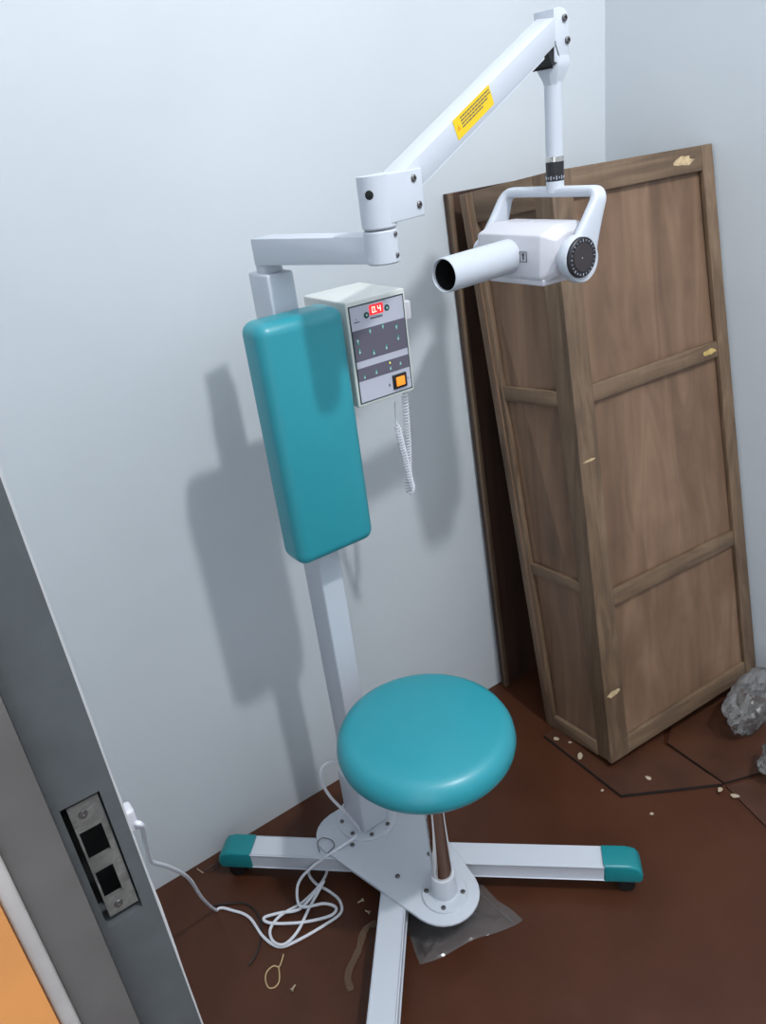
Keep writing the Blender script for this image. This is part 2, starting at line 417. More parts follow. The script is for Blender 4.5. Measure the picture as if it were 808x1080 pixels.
# two glowing digits
def seg7(mb, ch, u, v, du, dv, t, lvl):
    S = {'0': 'abcdef', '4': 'bcfg', '1': 'bc', '2': 'abdeg', '.': ''}[ch]
    R_ = dict(a=(u, u+du, v+dv-t, v+dv), d=(u, u+du, v, v+t), g=(u, u+du, v+dv/2-t/2, v+dv/2+t/2), f=(u, u+t*1.4, v+dv/2, v+dv), e=(u, u+t*1.4, v, v+dv/2),
              b=(u+du-t*1.4, u+du, v+dv/2, v+dv), c=(u+du-t*1.4, u+du, v, v+dv/2))
    for k in S: mb.box(*pan(*R_[k], lvl))
mb = MB(); seg7(mb, '0', .41, .852, .055, .056, .010, L1+.0004); seg7(mb, '4', .505, .852, .055, .056, .010, L1+.0004); mb.box(*pan(.475, .49, .852, .862, L1+.0004))
mb.build('digits', M['ledhot'], dsp)
def disc(u, v, r, lvl, h=.0012): return (KX0+W_*u, KY0-lvl, KZ0+H_*v), r
for u, v in ((.315, .845), (.665, .865)):
    p, r = disc(u, v, .0052, .0004)
    b_ = MB().lathe([(0, 0), (r, 0), (r, .0010), (r*.8, .0014), (0, .0014)], p, (0, -1, 0), 24).build('button', M['rim'], box)
    MB().prism([(-.0022, -.0016), (.0022, -.0016), (0, .0024)] if u > .5 else [(-.0022, .0016), (0, -.0024), (.0022, .0016)], 0, .0004, f=lambda x, y, z, p=p: V((p[0]+x, p[1]-.0014-z, p[2]+y))).build('arrow', M['pale'], b_)
mb = MB()
for i in range(7): mb.box(*pan(.375+i*.03, .397+i*.03, .798, .815, .0009))
mb.build('printed_caption', M['darkpr'], box)
mb = MB(); mb.box(*pan(.10, .19, .80, .808, .0009)); mb.prism([(-.0012, -.001), (.0012, -.001), (0, .0012)], 0, .0004, f=lambda x, y, z: V((KX0+W_*.14+x, KY0-.0009-z, KZ0+H_*.83+y)))
mb.build('printed_caption', M['darkpr'], box)
mb = MB(); mb.box(*pan(.545, .575, .125, .137, .0009)); mb.box(*pan(.556, .565, .113, .149, .0009)); mb.build('printed_mark', M['darkpr'], box)
mb = MB(); mb.box(*pan(.885, .905, .14, .15, .0009))
mb.build('printed_mark', M['darkpr'], box)
# little tooth and figure symbols with their lamps
def tooth(mb, u, v, s=1.0, flip=1):
    o = [(-.0016, .003), (-.0018, .001), (-.0010, -.0005), (-.0006, -.0036), (.0002, -.0008), (.0008, -.0034), (.0011, -.0004), (.0018, .001), (.0015, .003), (0, .0024)]
    o = [(x*s, y*s*flip) for x, y in o]
    if flip < 0: o = o[::-1]
    mb.prism(o, 0, .0004, f=lambda x, y, z: V((KX0+W_*u+x, KY0-.0013-z, KZ0+H_*v+y)))
for u, v, fl_ in ((.34, .69, 1), (.56, .70, 1), (.79, .66, 1), (.12, .63, 1), (.80, .555, -1), (.13, .53, -1), (.36, .485, -1), (.58, .50, -1)): 
    mb = MB(); tooth(mb, u, v, 1.0, fl_); mb.build('tooth_symbol', M['pale'], box)
for u, v in ((.61, .292), (.79, .31), (.36, .295), (.155, .285)):
    mb = MB(); tooth(mb, u, v, .95, -1); mb.build('tooth_symbol', M['pale'], box)
for u, v in ((.34, .71), (.56, .72), (.79, .68), (.12, .605), (.80, .58), (.13, .555), (.36, .51), (.58, .525), (.155, .30), (.36, .315)):
    MB().lathe([(0, 0), (.0013, 0), (.001, .0008), (0, .0011)], (KX0+W_*u, KY0-.0016, KZ0+H_*v), (0, -1, 0), 12).build('indicator_lamp', M['green'], box)
MB().lathe([(0, 0), (.0016, 0), (.0012, .0009), (0, .0012)], (KX0+W_*.61, KY0-.0013, KZ0+H_*.345), (0, -1, 0), 12).build('indicator_lamp', M['yellowled'], box)
MB().box(*pan(.62, .86, .075, .215, .0004, .004), bev=.0008).build('switch_bezel', M['rubber'], box)
MB().box(*pan(.665, .815, .10, .19, .0040, .0022), bev=.0008).build('power_switch', M['orsw'], box)
hk = MB().box((KX1+.010, -.279, 1.213), (.024, .034, .032), bev=.002).build('side_holder', M['shell'], box)
# hand-switch cord: leaves the gland, hangs down, turns up again
pth = []
CYC = -.262
w2 = lambda px, py, y=CYC: on(1, y, px, py)
ctrp = spline([w2(416.5, 424), w2(417.5, 440), w2(419.5, 452), w2(424, 470), w2(429, 490), w2(433, 508), w2(434.5, 514, -.258), w2(433, 519, -.252), w2(430.5, 514, -.246), w2(431, 495, -.243), w2(430.5, 470, -.243), w2(429, 445, -.243), w2(427, 420, -.243), w2(426, 408, -.24), w2(425, 395, -.235)], 30)
for x in (w2(406, 424).x, w2(416.5, 424).x):
    MB().lathe([(0, 0), (.0065, 0), (.0065, .006), (.005, .007), (.005, .014), (.0035, .016), (0, .016)], (x, -.262, KZ0), (0, 0, -1), 12).build('cable_gland', M['screw'], box)
ln = [0]
for a, b in zip(ctrp, ctrp[1:]): ln.append(ln[-1]+(b-a).length)
tot = ln[-1]; s0, s1 = .040, tot-.03
N = 2000; hel = []
j = 0
for i in range(N):
    s_ = tot*i/(N-1)
    while j < len(ln)-2 and ln[j+1] < s_: j += 1
    t = (s_-ln[j])/max(1e-9, ln[j+1]-ln[j]); p = ctrp[j].lerp(ctrp[j+1], t); d = (ctrp[j+1]-ctrp[j]).normalized()
    x = d.cross(V((0, 1, 0))).normalized(); y = d.cross(x)
    rr = .0050*max(0, min(1, (s_-s0)/.01, (s1-s_)/.01))
    a = 2*PI*s_/.0058
    hel.append(p+(x*math.cos(a)+y*math.sin(a))*rr)
cord = MB().tube(hel, .0015, 6).build('coiled_cord', M['cable'], U)
# horizontal arm
EL = V((-1.044, -.495, 0))
d1 = (EL-CO); d1.z = 0; d1.normalize(); ZA = 1.345
a0 = CO-d1*.006
ae = EL-d1*.010; sd1 = V((-d1.y, d1.x, 0))
def aq(b, s_, z, w): return V((b.x, b.y, 0))+sd1*s_*w+V((0, 0, z))
arm = MB().hexa([aq(a0, 1, 1.3285, .023), aq(a0, -1, 1.3285, .023), aq(ae, -1, 1.3375, .020), aq(ae, 1, 1.3375, .020), aq(a0, 1, 1.3695, .023), aq(a0, -1, 1.3695, .023), aq(ae, -1, 1.3735, .020), aq(ae, 1, 1.3735, .020)], .002).build('lower_arm', M['white'], U)
MB().cyl((EL.x, EL.y, 1.336), (EL.x, EL.y, 1.3795), .0232, bev=.002).build('hinge_barrel', M['white'], arm)
vd = (CAM-EL); vd.z = 0; vd.normalize(); vr = V((-vd.y, vd.x, 0))
for z in (1.373, 1.346):
    dd = (vd*.55+vr*.83).normalized(); screwhead((EL.x+dd.x*.0232, EL.y+dd.y*.0232, z), dd, .0034, arm)
TBX = V((-.612, -.40, 0))
# upper elbow: barrel plus fork towards the long arm
dA = (TBX-EL).normalized(); sA = V((-dA.y, dA.x, 0))
RE = .0238
elbow = MB().cyl((EL.x, EL.y, 1.381), (EL.x, EL.y, 1.447), RE, bev=.0025).build('elbow_joint', M['white'], U)
o_ = [(RE*math.cos(t), RE*math.sin(t)) for t in [PI/2+PI*k/24 for k in range(25)]]+[(.067, -RE), (.071, -RE+.003), (.071, RE-.003), (.067, RE)]
MB().prism(o_, 1.387, 1.4468, .0015, 2, f=lambda x, y, z: EL+dA*x*1.0+sA*y*1.001+V((0, 0, z))).build('arm_socket', M['white'], elbow)
for x, z in ((.050, 1.436), (.057, 1.402)):
    p = EL+dA*x-sA*.0239; screwhead((p.x, p.y, z), -sA, .0047, elbow)
p = EL+(vd*.93-vr*.37).normalized()*.0240
MB().lathe([(0, .0005), (.005, .0005), (.0058, 0), (.0058, -.004), (0, -.004)], (p.x, p.y, 1.425), (vd*.93-vr*.37), 20).build('bolt_hole', M['black'], elbow)
# long sloping arm
TB = V((-.612, -.40, 0))
S0 = EL+dA*.030+V((0, 0, 1.425)); S1 = TB-dA*.022+V((0, 0, 1.601))
dv = (S1-S0); dv.z += 0; dn = dv.normalized(); sn = V((0, 0, 1)).cross(dn).normalized(); un = dn.cross(sn)
# beam with the far end cut upright
larm = MB()
w, h = .0190, .0170
def q(base, sy, hz, cut=None):
    p = base+sn*sy*w+un*hz*h
    if cut is not None: p = p+dn*((cut-p.x)/dn.x)
    return p
xc_ = TB.x-.018
larm.hexa([q(S0, -1, -1), q(S1, -1, -1, xc_), q(S1, 1, -1, xc_), q(S0, 1, -1), q(S0, -1, 1), q(S1, -1, 1, xc_), q(S1, 1, 1, xc_), q(S0, 1, 1)], .0012)
larm = larm.build('upper_arm', M['white'], U)
w, h = .0180, .0025
S0b, S1b = S0-un*.0180, S1-un*.0180
m_ = MB(); m_.hexa([q(S0b, -1, -1), q(S1b, -1, -1, xc_-.03), q(S1b, 1, -1, xc_-.03), q(S0b, 1, -1), q(S0b, -1, 1), q(S1b, -1, 1, xc_-.03), q(S1b, 1, 1, xc_-.03), q(S0b, 1, 1)]); m_.build('inner_channel', M['white'], larm)
# yellow caution label on the near side of the arm
_n = sn; _d = ray(499.5, 118.5); lc = CAM+_d*(((S0-sn*.019)-CAM).dot(_n)/_d.dot(_n))
lx = dn; 
off = -sn*.0191
lc = S0+dn*((lc-S0).dot(dn))+un*((lc-S0).dot(un))
0 and print('LABEL', [(((R.transposed() @ (S0-sn*.0195+dn*a+un*b-CAM)).x/(R.transposed() @ (S0-sn*.0195+dn*a+un*b-CAM)).z*FPX+CX), ((R.transposed() @ (S0-sn*.0195+dn*a+un*b-CAM)).y/(R.transposed() @ (S0-sn*.0195+dn*a+un*b-CAM)).z*FPX+CY)) for a in (.1,.3) for b in (-.0185,.0185)])
hl, hh = .0490, .0140
sk = .0
fY = lambda x, y, z: lc+off+dn*(x+sk*y)+un*y-sn*z
def rr(a, b, c, d, r=.0015, n=4):
    o = []
    for (x, y, s0_) in ((c-r, d-r, 0), (a+r, d-r, 1), (a+r, b+r, 2), (c-r, b+r, 3)):
        for k in range(n+1): t = PI/2*(s0_+k/n); o.append((x+r*math.cos(t), y+r*math.sin(t)))
    return o
lb = MB().prism(rr(-hl, -hh, hl, hh), 0, .0004, f=fY).build('caution_label', M['yellow'], larm)
# ------------------------------------------------------------------ unreadable small print as broken lines
rnd = random.Random(3)
m_ = MB()
for li, y in enumerate((.0088, .0046, .0004, -.0038)):
    x = -hl+.017; end = hl-(.003, .002, .010, .026)[li]
    while x < end:
        l_ = min(rnd.uniform(.003, .009), end-x)
        if l_ < .0012: break
        m_.prism([(x, y-.0009), (x+l_, y-.0009), (x+l_, y+.0009), (x, y+.0009)], .0004, .0006, f=fY); x += l_+.0012
m_.build('small_print', M['darkpr'], lb)
m_ = MB(); m_.prism([(-hl+.004, -.004), (-hl+.013, -.004), (-hl+.0085, .004)], .0004, .0006, f=fY); m_.build('warning_triangle', mat('label_amber', (214, 150, 20), .5), lb)
# knuckle at the arm end
kn = MB()
ko = [(-.012, 1.560), (.021, 1.560), (.021, 1.612), (.019, 1.624), (.012, 1.631), (.002, 1.633), (-.012, 1.631)]
kn.prism([(x-.006+.0, z) for x, z in ko], -.0215, .0215, .0015, 2, f=lambda x, y, z: V((TB.x+x, TB.y+z, y)))
knuckle = kn.build('end_knuckle', M['white'], U)
MB().beam((TB.x-.030, TB.y, 1.566), (TB.x-.012, TB.y, 1.574), .040, .026, .003).build('gap_shade_block', M['rubber'], knuckle)  # black block puts the shade of the gap below the arm into colour
hb = MB()
sq = lambda s_, z: [V((TB.x+x*s_, TB.y+y*s_, z)) for x, y in ((-1, -.55), (-.55, -1), (.55, -1), (1, -.55), (1, .55), (.55, 1), (-.55, 1), (-1, .55))]
rings = [[hb.bm.verts.new(p) for p in sq(*a)] for a in ((.0225, 1.568), (.0235, 1.560), (.0235, 1.553), (.0145, 1.534), (.0135, 1.53))]
for A, B in zip(rings, rings[1:]):
    for i in range(8): hb.bm.faces.new((A[i], A[(i+1) % 8], B[(i+1) % 8], B[i]))
hb.bm.faces.new(rings[0]); hb.bm.faces.new(rings[-1][::-1])
hb.build('hub', M['white'], knuckle)
for x, z in ((.004, 1.618), (.010, 1.588)): screwhead((TB.x+x, TB.y-.0225, z), (0, -1, 0), .005, knuckle)
# hanging tube and rings
tb = MB().cyl((TB.x, TB.y, 1.424), (TB.x, TB.y, 1.54), .0145).build('hanging_tube', M['white'], U)
MB().cyl((TB.x, TB.y, 1.4155), (TB.x, TB.y, 1.4245), .0148, bev=.0006).build('chrome_ring', M['chrome'], tb)
MB().cyl((TB.x, TB.y, 1.397), (TB.x, TB.y, 1.416), .0150, bev=.0006).build('black_ring', M['dial'], tb)
MB().cyl((TB.x, TB.y, 1.386), (TB.x, TB.y, 1.397), .0153, bev=.0006).build('scale_ring', M['dial'], tb)
m_ = MB()
for k in range(20):
    a = 2*PI*k/20; d = V((math.cos(a), math.sin(a), 0)); p = TB+d*.0153+V((0, 0, 1.3915))
    m_.box(p, (.0008, .0014, .006 if k % 2 else .003), Matrix.Rotation(a, 3, 'Z'))
m_.build('scale_marks', M['grey'], tb)
MB().cyl((TB.x, TB.y, 1.368), (TB.x, TB.y, 1.386), .0150).build('lower_collar', M['white'], tb)
# yoke: inverted U leaning towards the cone side
PV = V((-.672, TB.y+.009, 1.277)); HW = .108
yz = 1.369
def yk(y, s_):    # s_ 0 at bar, 1 at pivot
    return V((TB.x+(PV.x+.012-TB.x)*s_, TB.y+.009+y, yz+(PV.z-yz)*s_))
pts = []
def arc(sy):
    o = []
    r = .016
    for k in range(7):
        t = PI/2*k/6
        o.append((sy*(HW-r+r*math.sin(t)), (r-r*math.cos(t))/(yz-PV.z)))
    return o
left = [yk(HW, 1.0), yk(HW, .75), yk(HW, .5)]+[yk(y, s_) for y, s_ in arc(1)][::-1]
right = [yk(y, s_) for y, s_ in arc(-1)]+[yk(-HW, .5), yk(-HW, .75), yk(-HW, 1.0)]
path = left+right
ym = MB(); rings = []
for i, p in enumerate(path):
    t = (path[min(i+1, len(path)-1)]-path[max(i-1, 0)]).normalized()
    bn = V((1, 0, 0)); bn = (bn-t*bn.dot(t)).normalized(); nn = t.cross(bn)
    sp_ = max(0, min(1, (yz-p.z)/(yz-PV.z))); wx, wn = .0125+.0215*sp_**1.4, .0085
    rings.append([ym.bm.verts.new(p+bn*wx*math.copysign(abs(math.cos(a))**.6, math.cos(a))+nn*wn*math.copysign(abs(math.sin(a))**.6, math.sin(a))) for a in [2*PI*k/16 for k in range(16)]])
for A, B in zip(rings, rings[1:]):
    for k in range(16): ym.bm.faces.new((A[k], A[(k+1) % 16], B[(k+1) % 16], B[k]))
ym.bm.faces.new(rings[0][::-1]); ym.bm.faces.new(rings[-1])
for s_ in (-1, 1):
    c1 = yk(s_*HW, 1.0); c0 = c1-V((.012, 0, 0)); k_ = 1.1 if s_ < 0 else .8
    q_ = .0355 if s_ < 0 else .028; ym.lathe([(0, -.0085), (q_-.002, -.0085), (q_, -.006), (q_, .006), (q_-.002, .0085), (0, .0085)], c1-V((.002, 0, .007)), (0, 1, 0), 40)
    ym.lathe([(0, -.0095), (.029*k_, -.0095), (.031*k_, -.006), (.031*k_, .006), (.029*k_, .0095), (0, .0095)], c0, (0, 1, 0), 40)
yoke = ym.build('yoke', M['white'], U, sharp=50)
c0 = yk(-HW, 1.0)-V((.012, 0, 0))
dl = MB().lathe([(0, 0), (.0315, 0), (.0315, .005), (.0300, .0065), (0, .0065)], c0+V((0, -.0095, 0)), (0, -1, 0), 44).build('angle_dial', M['dial'], yoke)
MB().lathe([(0, 0), (.022, 0), (.0215, .001), (0, .001)], c0+V((0, -.0160, 0)), (0, -1, 0), 40).build('dial_face', M['brown'], dl)
m_ = MB()
for k in range(24):
    a = 2*PI*k/24; d = V((math.cos(a), 0, math.sin(a))); m_.box(c0+V((0, -.0162, 0))+d*.0266, (.0042 if k % 3 == 0 else .0022, .0006, .0009), Matrix.Rotation(-a, 3, 'Y'))
m_.build('dial_marks', M['grey'], dl)
MB().lathe([(0, 0), (.0012, 0), (0, .0006)], c0+V((-.003, -.017, 0)), (0, -1, 0), 10).build('centre_dot', M['grey'], dl)
# tube head: faceted shell whose window side faces the backrest
HY = TB.y+.009; hwid = .084
sec = [(-.708, 1.247), (-.700, 1.236), (-.612, 1.236), (-.598, 1.250), (-.598, 1.309), (-.615, 1.325), (-.668, 1.327), (-.706, 1.314)]
hm = MB(); 
def hsec(y, k, dz=0):
    cx_, cz_ = -.655, 1.283
    return [hm.bm.verts.new((cx_+(x-cx_)*k, y, cz_+(z-cz_)*k)) for x, z in sec]
rg = [hsec(HY-hwid, .72), hsec(HY-hwid+.022, 1.0), hsec(HY+hwid+.002, 1.0), hsec(HY+hwid+.013, .86)]
for A, B in zip(rg, rg[1:]):
    for i in range(8): hm.bm.faces.new((A[i], A[(i+1) % 8], B[(i+1) % 8], B[i]))
hm.bm.faces.new(rg[0]); hm.bm.faces.new(rg[-1][::-1])
bmesh.ops.bevel(hm.bm, geom=hm.bm.edges[:], offset=.0025, segments=2, profile=.5, affect='EDGES')
head = hm.build('tube_head', M['shell'], U)
hm = MB(); k_ = 1.012
hm.box((-.654, HY, 1.2385), (.100, 2*hwid-.034, .012), bev=.003); hm.build('bottom_shell', M['shell'], head)
for s_ in (-1,):
    MB().cyl((PV.x+.004, HY+s_*(hwid-.016), 1.277), (PV.x, HY+s_*(HW-.008), 1.277), .022).build('pivot_boss', M['shell'], head)
MB().lathe([(0, 0), (.006, 0), (.005, .0012), (0, .0012)], (-.645, HY+.02, 1.3262), (0, 0, 1), 18).build('top_plug', M['grey'], head)
# cone: open tube pointing along -x
CZ, CYY = 1.2785, -.380
CAX = V((-1, -.12, 0)).normalized()
cn = MB().lathe([(.0235, -.004), (.0285, -.004), (.0283, .03), (.0276, .155), (.0272, .1585), (.0260, .1595), (.0246, .1575), (.0238, .02), (0, .02)], (-.708, CYY, CZ), CAX, 56).build('cone', M['white'], head)
MB().lathe([(.0239, .022), (.0243, .153), (.0240, .154), (.0232, .022), (0, .022), (0, .021), (.0239, .021)], (-.708, CYY, CZ), CAX, 48).build('cone_lining', M['black'], cn)
# applied-part mark on the window side: square outline with a figure
mk = on(0, -.7088, 551.5, 271)
m_ = MB(); g = lambda y0, y1, z0, z1: m_.box((-.7084, mk.y+(y0+y1)/2, mk.z+(z0+z1)/2), (.0012, y1-y0, z1-z0))
a_ = .0082; t_ = .0009; zz = .0085
g(-a_, a_, zz-t_, zz); g(-a_, a_, -zz, -zz+t_); g(-a_, -a_+t_, -zz, zz); g(a_-t_, a_, -zz, zz)
g(-.0030, .0030, .0024, .0040); g(-.0010, .0010, -.0052, .0040); g(-.0014, .0014, .0046, .0062)
m_.build('type_mark', M['darkpr'], head)

# ------------------------------------------------------------------ wall socket, plug and mains cord
pg = on(0, -1.6005, 136, 862)
so = thing('wall_socket', 'white plug socket on the inner wall behind the grey door jamb', 'socket', (-1.624, pg.y, pg.z))
MB().box((-1.6205, pg.y+.01, pg.z), (.007, .076, .076), bev=.002).build('socket_plate', M['shell'], so)
MB().box((-1.6165, pg.y+.01, pg.z), (.002, .044, .044), bev=.0008).build('socket_face', M['shell'], so)
pc_ = thing('power_cord', 'white power cord in loops on the floor, plugged in by the door jamb', 'cord', fl(330, 955))
MB().box((-1.605, pg.y, pg.z), (.022, .020, .03), bev=.004).build('plug', M['shell'], pc_)
Zx = lambda zx, zy: (120+zx/2.525, 780+zy/2.525)
def cf(zx, zy, z=.0035): return fl(*Zx(zx, zy), z)
cp = [V((-1.6, pg.y-.003, pg.z-.006)), V((-1.592, pg.y-.008, pg.z-.012))]
# hanging stretch between plug and floor
e_ = cf(275, 455)
for zx, zy, t in ((82, 265, .10), (95, 312, .2), (104, 327, .26), (150, 341, .40), (200, 370, .62), (238, 425, .86)):
    d = ray(*Zx(zx, zy)); tgt = pg.z*(1-t)**1.1+.0035*t
    # depth blends from the plug to the floor point
    y = pg.y+(e_.y-pg.y)*t; p = CAM+d*((y-CAM.y)/d.y); cp.append(p if p.z > .004 else fl(*Zx(zx, zy), .0035))
cp += [cf(275, 455), cf(322, 457), cf(362, 475), cf(398, 525), cf(440, 552, .004), cf(490, 535), cf(560, 495), cf(604, 462), cf(602, 430, .004), cf(575, 405, .005), cf(540, 385, .006), cf(520, 358, .008), cf(528, 332, .012),
       cf(560, 322, .015), cf(568, 348, .014), cf(550, 385, .012), cf(505, 432, .010), cf(445, 468, .009), cf(417, 505, .008), cf(425, 538, .008), cf(455, 545, .010), cf(490, 510, .012), cf(520, 450, .012), cf(548, 400, .014), cf(557, 378, .016),
       cf(500, 448, .014), cf(440, 462, .011), cf(400, 475, .011), cf(420, 489, .011), cf(500, 487, .012), cf(575, 470, .013), cf(592, 448, .014), cf(560, 437, .015), cf(500, 445, .019), cf(488, 405, .026), cf(500, 368, .04), cf(540, 330, .07), cf(590, 295, .0925), cf(640, 262, .0945), cf(655, 242, .0985)]
YC = CO.y-.05
for zx, zy in ((620, 198), (575, 150), (553, 105), (557, 72), (585, 60), (625, 75)):
    p = on(1, YC-.02, *Zx(zx, zy)); cp.append(p)
pth = spline(cp, 10)
for p in pth: p.z = max(p.z, .0036)
MB().tube(pth, .0032, 10).build('cord', M['cable'], pc_)
lp = [fl(*Zx(a, b), .0955) for a, b in ((548, 300), (543, 275), (556, 262), (580, 268), (587, 284), (570, 302))]
tag(MB().tube(spline(lp, 8), .0012, 6).build('cable_tie', M['screw'], loc=lp[0]), 'thin grey wire loop curled at the left edge of the white base plate', 'wire')

# ------------------------------------------------------------------ crate leaning in the corner
u2 = ray(-90, 345).normalized(); u1 = ray(2200, -105); u1 = (u1-u2*u1.dot(u2)).normalized(); u3 = u1.cross(u2)
F = fl(645, 806, .031); Lb = near(577, 762, F, u2); T = near(574, 182, F, u3)
Rb = on(0, -.008, 798, 708); TR = near(751, 150, T, u1)
TL = on(1, -.045, 484, 206)
Bb = Lb+Rb-F; TB_ = TL+TR-T
cr = thing('wooden_crate', 'tall weathered plywood crate with batten frame leaning in the corner', 'crate', (F+Rb)/2*1.0)

def patch(P00, P10, P01, P11, off=(0, 0)):
    nrm = (P10-P00).cross(P01-P00).normalized()
    def g(u, v, d): return P00*(1-u)*(1-v)+P10*u*(1-v)+P01*(1-u)*v+P11*u*v+nrm*d
    return g
Rf = patch(F, Rb, T, TR)             # right hand face, u to the right
Lf = patch(Lb, F, TL, T)             # left hand face, u towards the front corner
Bf = patch(Bb, Lb, TB_, TL)
Sf = patch(Rb, Bb, TR, TB_)
def slab(g, u0, u1_, v0, v1, d0, d1, nm, m, bev=.0015, vu=0):
    P = [g(u0, v0, d0), g(u1_, v0+vu, d0), g(u1_, v1+vu, d0), g(u0, v1, d0), g(u0, v0, d1), g(u1_, v0+vu, d1), g(u1_, v1+vu, d1), g(u0, v1, d1)]
    return MB().hexa(P, bev).build(nm, m, cr)
def vof(P, Q, px, py):
    p = near(px, py, P, Q-P); return (p-P).length/(Q-P).length
# plywood skins set back behind the battens
th = -.012
slab(Rf, .004, .996, .002, .998, th-.010, th, 'front_panel', M['ply'], 0)
slab(Lf, .01, .99, .002, .998, th-.010, th, 'side_panel', M['ply'], 0)
slab(Bf, .004, .996, .002, .998, th-.010, th, 'back_panel', M['ply'], 0)
slab(Sf, .01, .99, .002, .998, th-.010, th, 'side_panel', M['ply'], 0)
g_ = patch(T, TR, TL, TB_); slab(g_, .03, .97, .03, .97, -.02, -.006, 'top_panel', M['ply'], 0)
g_ = patch(Lb, Bb, F, Rb); slab(g_, .03, .97, .03, .97, -.02, -.006, 'bottom_panel', M['ply'], 0)
# battens on the right hand face
ft = lambda y, x: vof(F, T, x, y)
slab(Rf, 0, .115, 0, 1, th, 0, 'corner_post', M['batten'])
slab(Rf, .925, 1, 0, 1, th, 0, 'corner_post', M['batten'])
slab(Rf, .115, .925, .962, 1, th, -.001, 'rail', M['battenh'])
slab(Rf, .115, .925, 0, .035, th, -.001, 'rail', M['battenh'])
def vr_(px, py, u):   # v on right face at given u
    a, b = Rf(u, 0, 0), Rf(u, 1, 0); return vof(a, b, px, py)
def vl_(px, py, u):
    a, b = Lf(u, 0, 0), Lf(u, 1, 0); return vof(a, b, px, py)
for (l0, l1, r0, r1) in (((612, 426), (611, 408), (757, 376), (755.5, 358)), ((637.5, 640), (636.5, 624), (773, 575), (772.5, 560))):
    v0, v1 = vr_(*l0, .115), vr_(*l1, .115); w0 = vr_(*r0, .925)
    slab(Rf, .115, .925, v0, v1, th, -.002, 'rail', M['battenh'], vu=w0-v0)
# battens on the left hand face
slab(Lf, 0, .15, 0, 1, th, 0, 'corner_post', M['batten'])
slab(Lf, .80, 1, 0, 1, th, -.003, 'corner_post', M['batten'])
slab(Lf, .15, .80, .955, 1, th, -.001, 'rail', M['battenh'])
slab(Lf, .15, .80, 0, .03, th, -.001, 'rail', M['battenh'])
for (l0, l1, r0, r1) in (((527, 424), (524.5, 409), (580, 431), (578, 414)), ((559, 606), (557, 595), (607, 627), (605, 615))):
    v0, v1 = vl_(*l0, .15), vl_(*l1, .15); w0 = vl_(*r0, .80)
    slab(Lf, .15, .80, v0, v1, th, -.003, 'rail', M['battenh'], vu=w0-v0)
# pale scuffs on the wood
def scuff(g, u, v, du, dv, nm, m, d=.0003, seed=1):
    r_ = random.Random(seed); o = []
    for k in range(14):
        a = 2*PI*k/14; o.append((u+du*math.cos(a)*r_.uniform(.6, 1.1), v+dv*math.sin(a)*r_.uniform(.6, 1.1)))
    mb = MB(); mb.prism(o, d-.0012, d, f=lambda x, y, z: g(x, y, z)); return mb.build(nm, m, cr)
M['scuff'] = mat('pale_scuffed_wood', (182, 160, 124), .8, var=.12, vscale=80)
M['scuff2'] = mat('yellow_scuffed_wood', (184, 158, 96), .8, var=.15, vscale=70)
scuff(Rf, .80, .981, .07, .009, 'scraped_patch', M['scuff'], -.0007, 2)
v_ = vr_(742, 372, .88); scuff(Rf, .87, v_, .05, .006, 'scraped_patch', M['scuff2'], -.0017, 3)
scuff(Rf, .055, vr_(609, 487, .055), .045, .0022, 'scraped_patch', M['scuff'], .0003, 4)
scuff(Rf, .055, vr_(642, 732, .055), .045, .0065, 'scraped_patch', M['scuff'], .0003, 5)

# ------------------------------------------------------------------ board behind the crate, shade of the narrow gap in its colour
b0 = V((-.468, -.024, .001)); 
t0 = on(1, -.012, 470.5, 205); b1 = b0+V((.40, 0, 0)); t1 = t0+V((.40, 0, 0))
bd = thing('plywood_board', 'dark brown plywood board, gap shade put into its colour, leaning flat on the wall behind the crate', 'board', b0)
n_ = V((0, 1, 0))
MB().hexa([b0, b1, b1+n_*.012, b0+n_*.012, t0, t1, t1+n_*.010, t0+n_*.010]).build('panel', M['shadeply'], bd)
e0 = b0-V((.0, .008, 0)); e1 = t0-V((0, .008, 0)); dx = V((.012, 0, 0))
MB().hexa([e0, e0+dx, e0+dx+n_*.008, e0+n_*.008, e1, e1+dx, e1+dx+n_*.008, e1+n_*.008], .001).build('edge_batten', M['batten'], bd)

# ------------------------------------------------------------------ thin boards lying on the floor under the crate
def flatboard(pxs, z0, z1, name, label):
    P = [fl(x, y, z1) for x, y in pxs]
    area = sum(P[i].x*P[(i+1) % len(P)].y-P[(i+1) % len(P)].x*P[i].y for i in range(len(P)))
    if area < 0: P = P[::-1]
    c = sum(P, V())/len(P); c.z = z0
    t = thing(name, label, 'board', c, 'hardboard sheets on the floor')
    MB().prism([(p.x, p.y) for p in P], z0+.0006, z1).build('board_sheet', M['sheet'], t)
    # dark broken edge all the way round
    e = MB(); n = len(P)
    o = [(p.x, p.y) for p in P]
    cx_, cy_ = c.x, c.y
    grow = [(x+(x-cx_)*.006, y+(y-cy_)*.006) for x, y in o]
    e.prism(grow, z0, z1-.0012).build('board_edge', M['edge'], t)
    return t
flatboard([(574, 775), (655, 838), (762, 826), (700, 785), (700, 735), (640, 735)], 0, .010, 'floor_board', 'brown hardboard sheet on the floor under the front corner of the crate')
flatboard([(764, 825), (830, 806), (830, 735), (716, 735), (704, 783)], 0, .0075, 'floor_board', 'brown hardboard sheet on the floor beneath the crumpled plastic')
flatboard([(766, 829), (832, 812), (850, 880), (815, 878)], 0, .0045, 'floor_board', 'brown hardboard sheet at the right edge, its side crusted with pale dust')

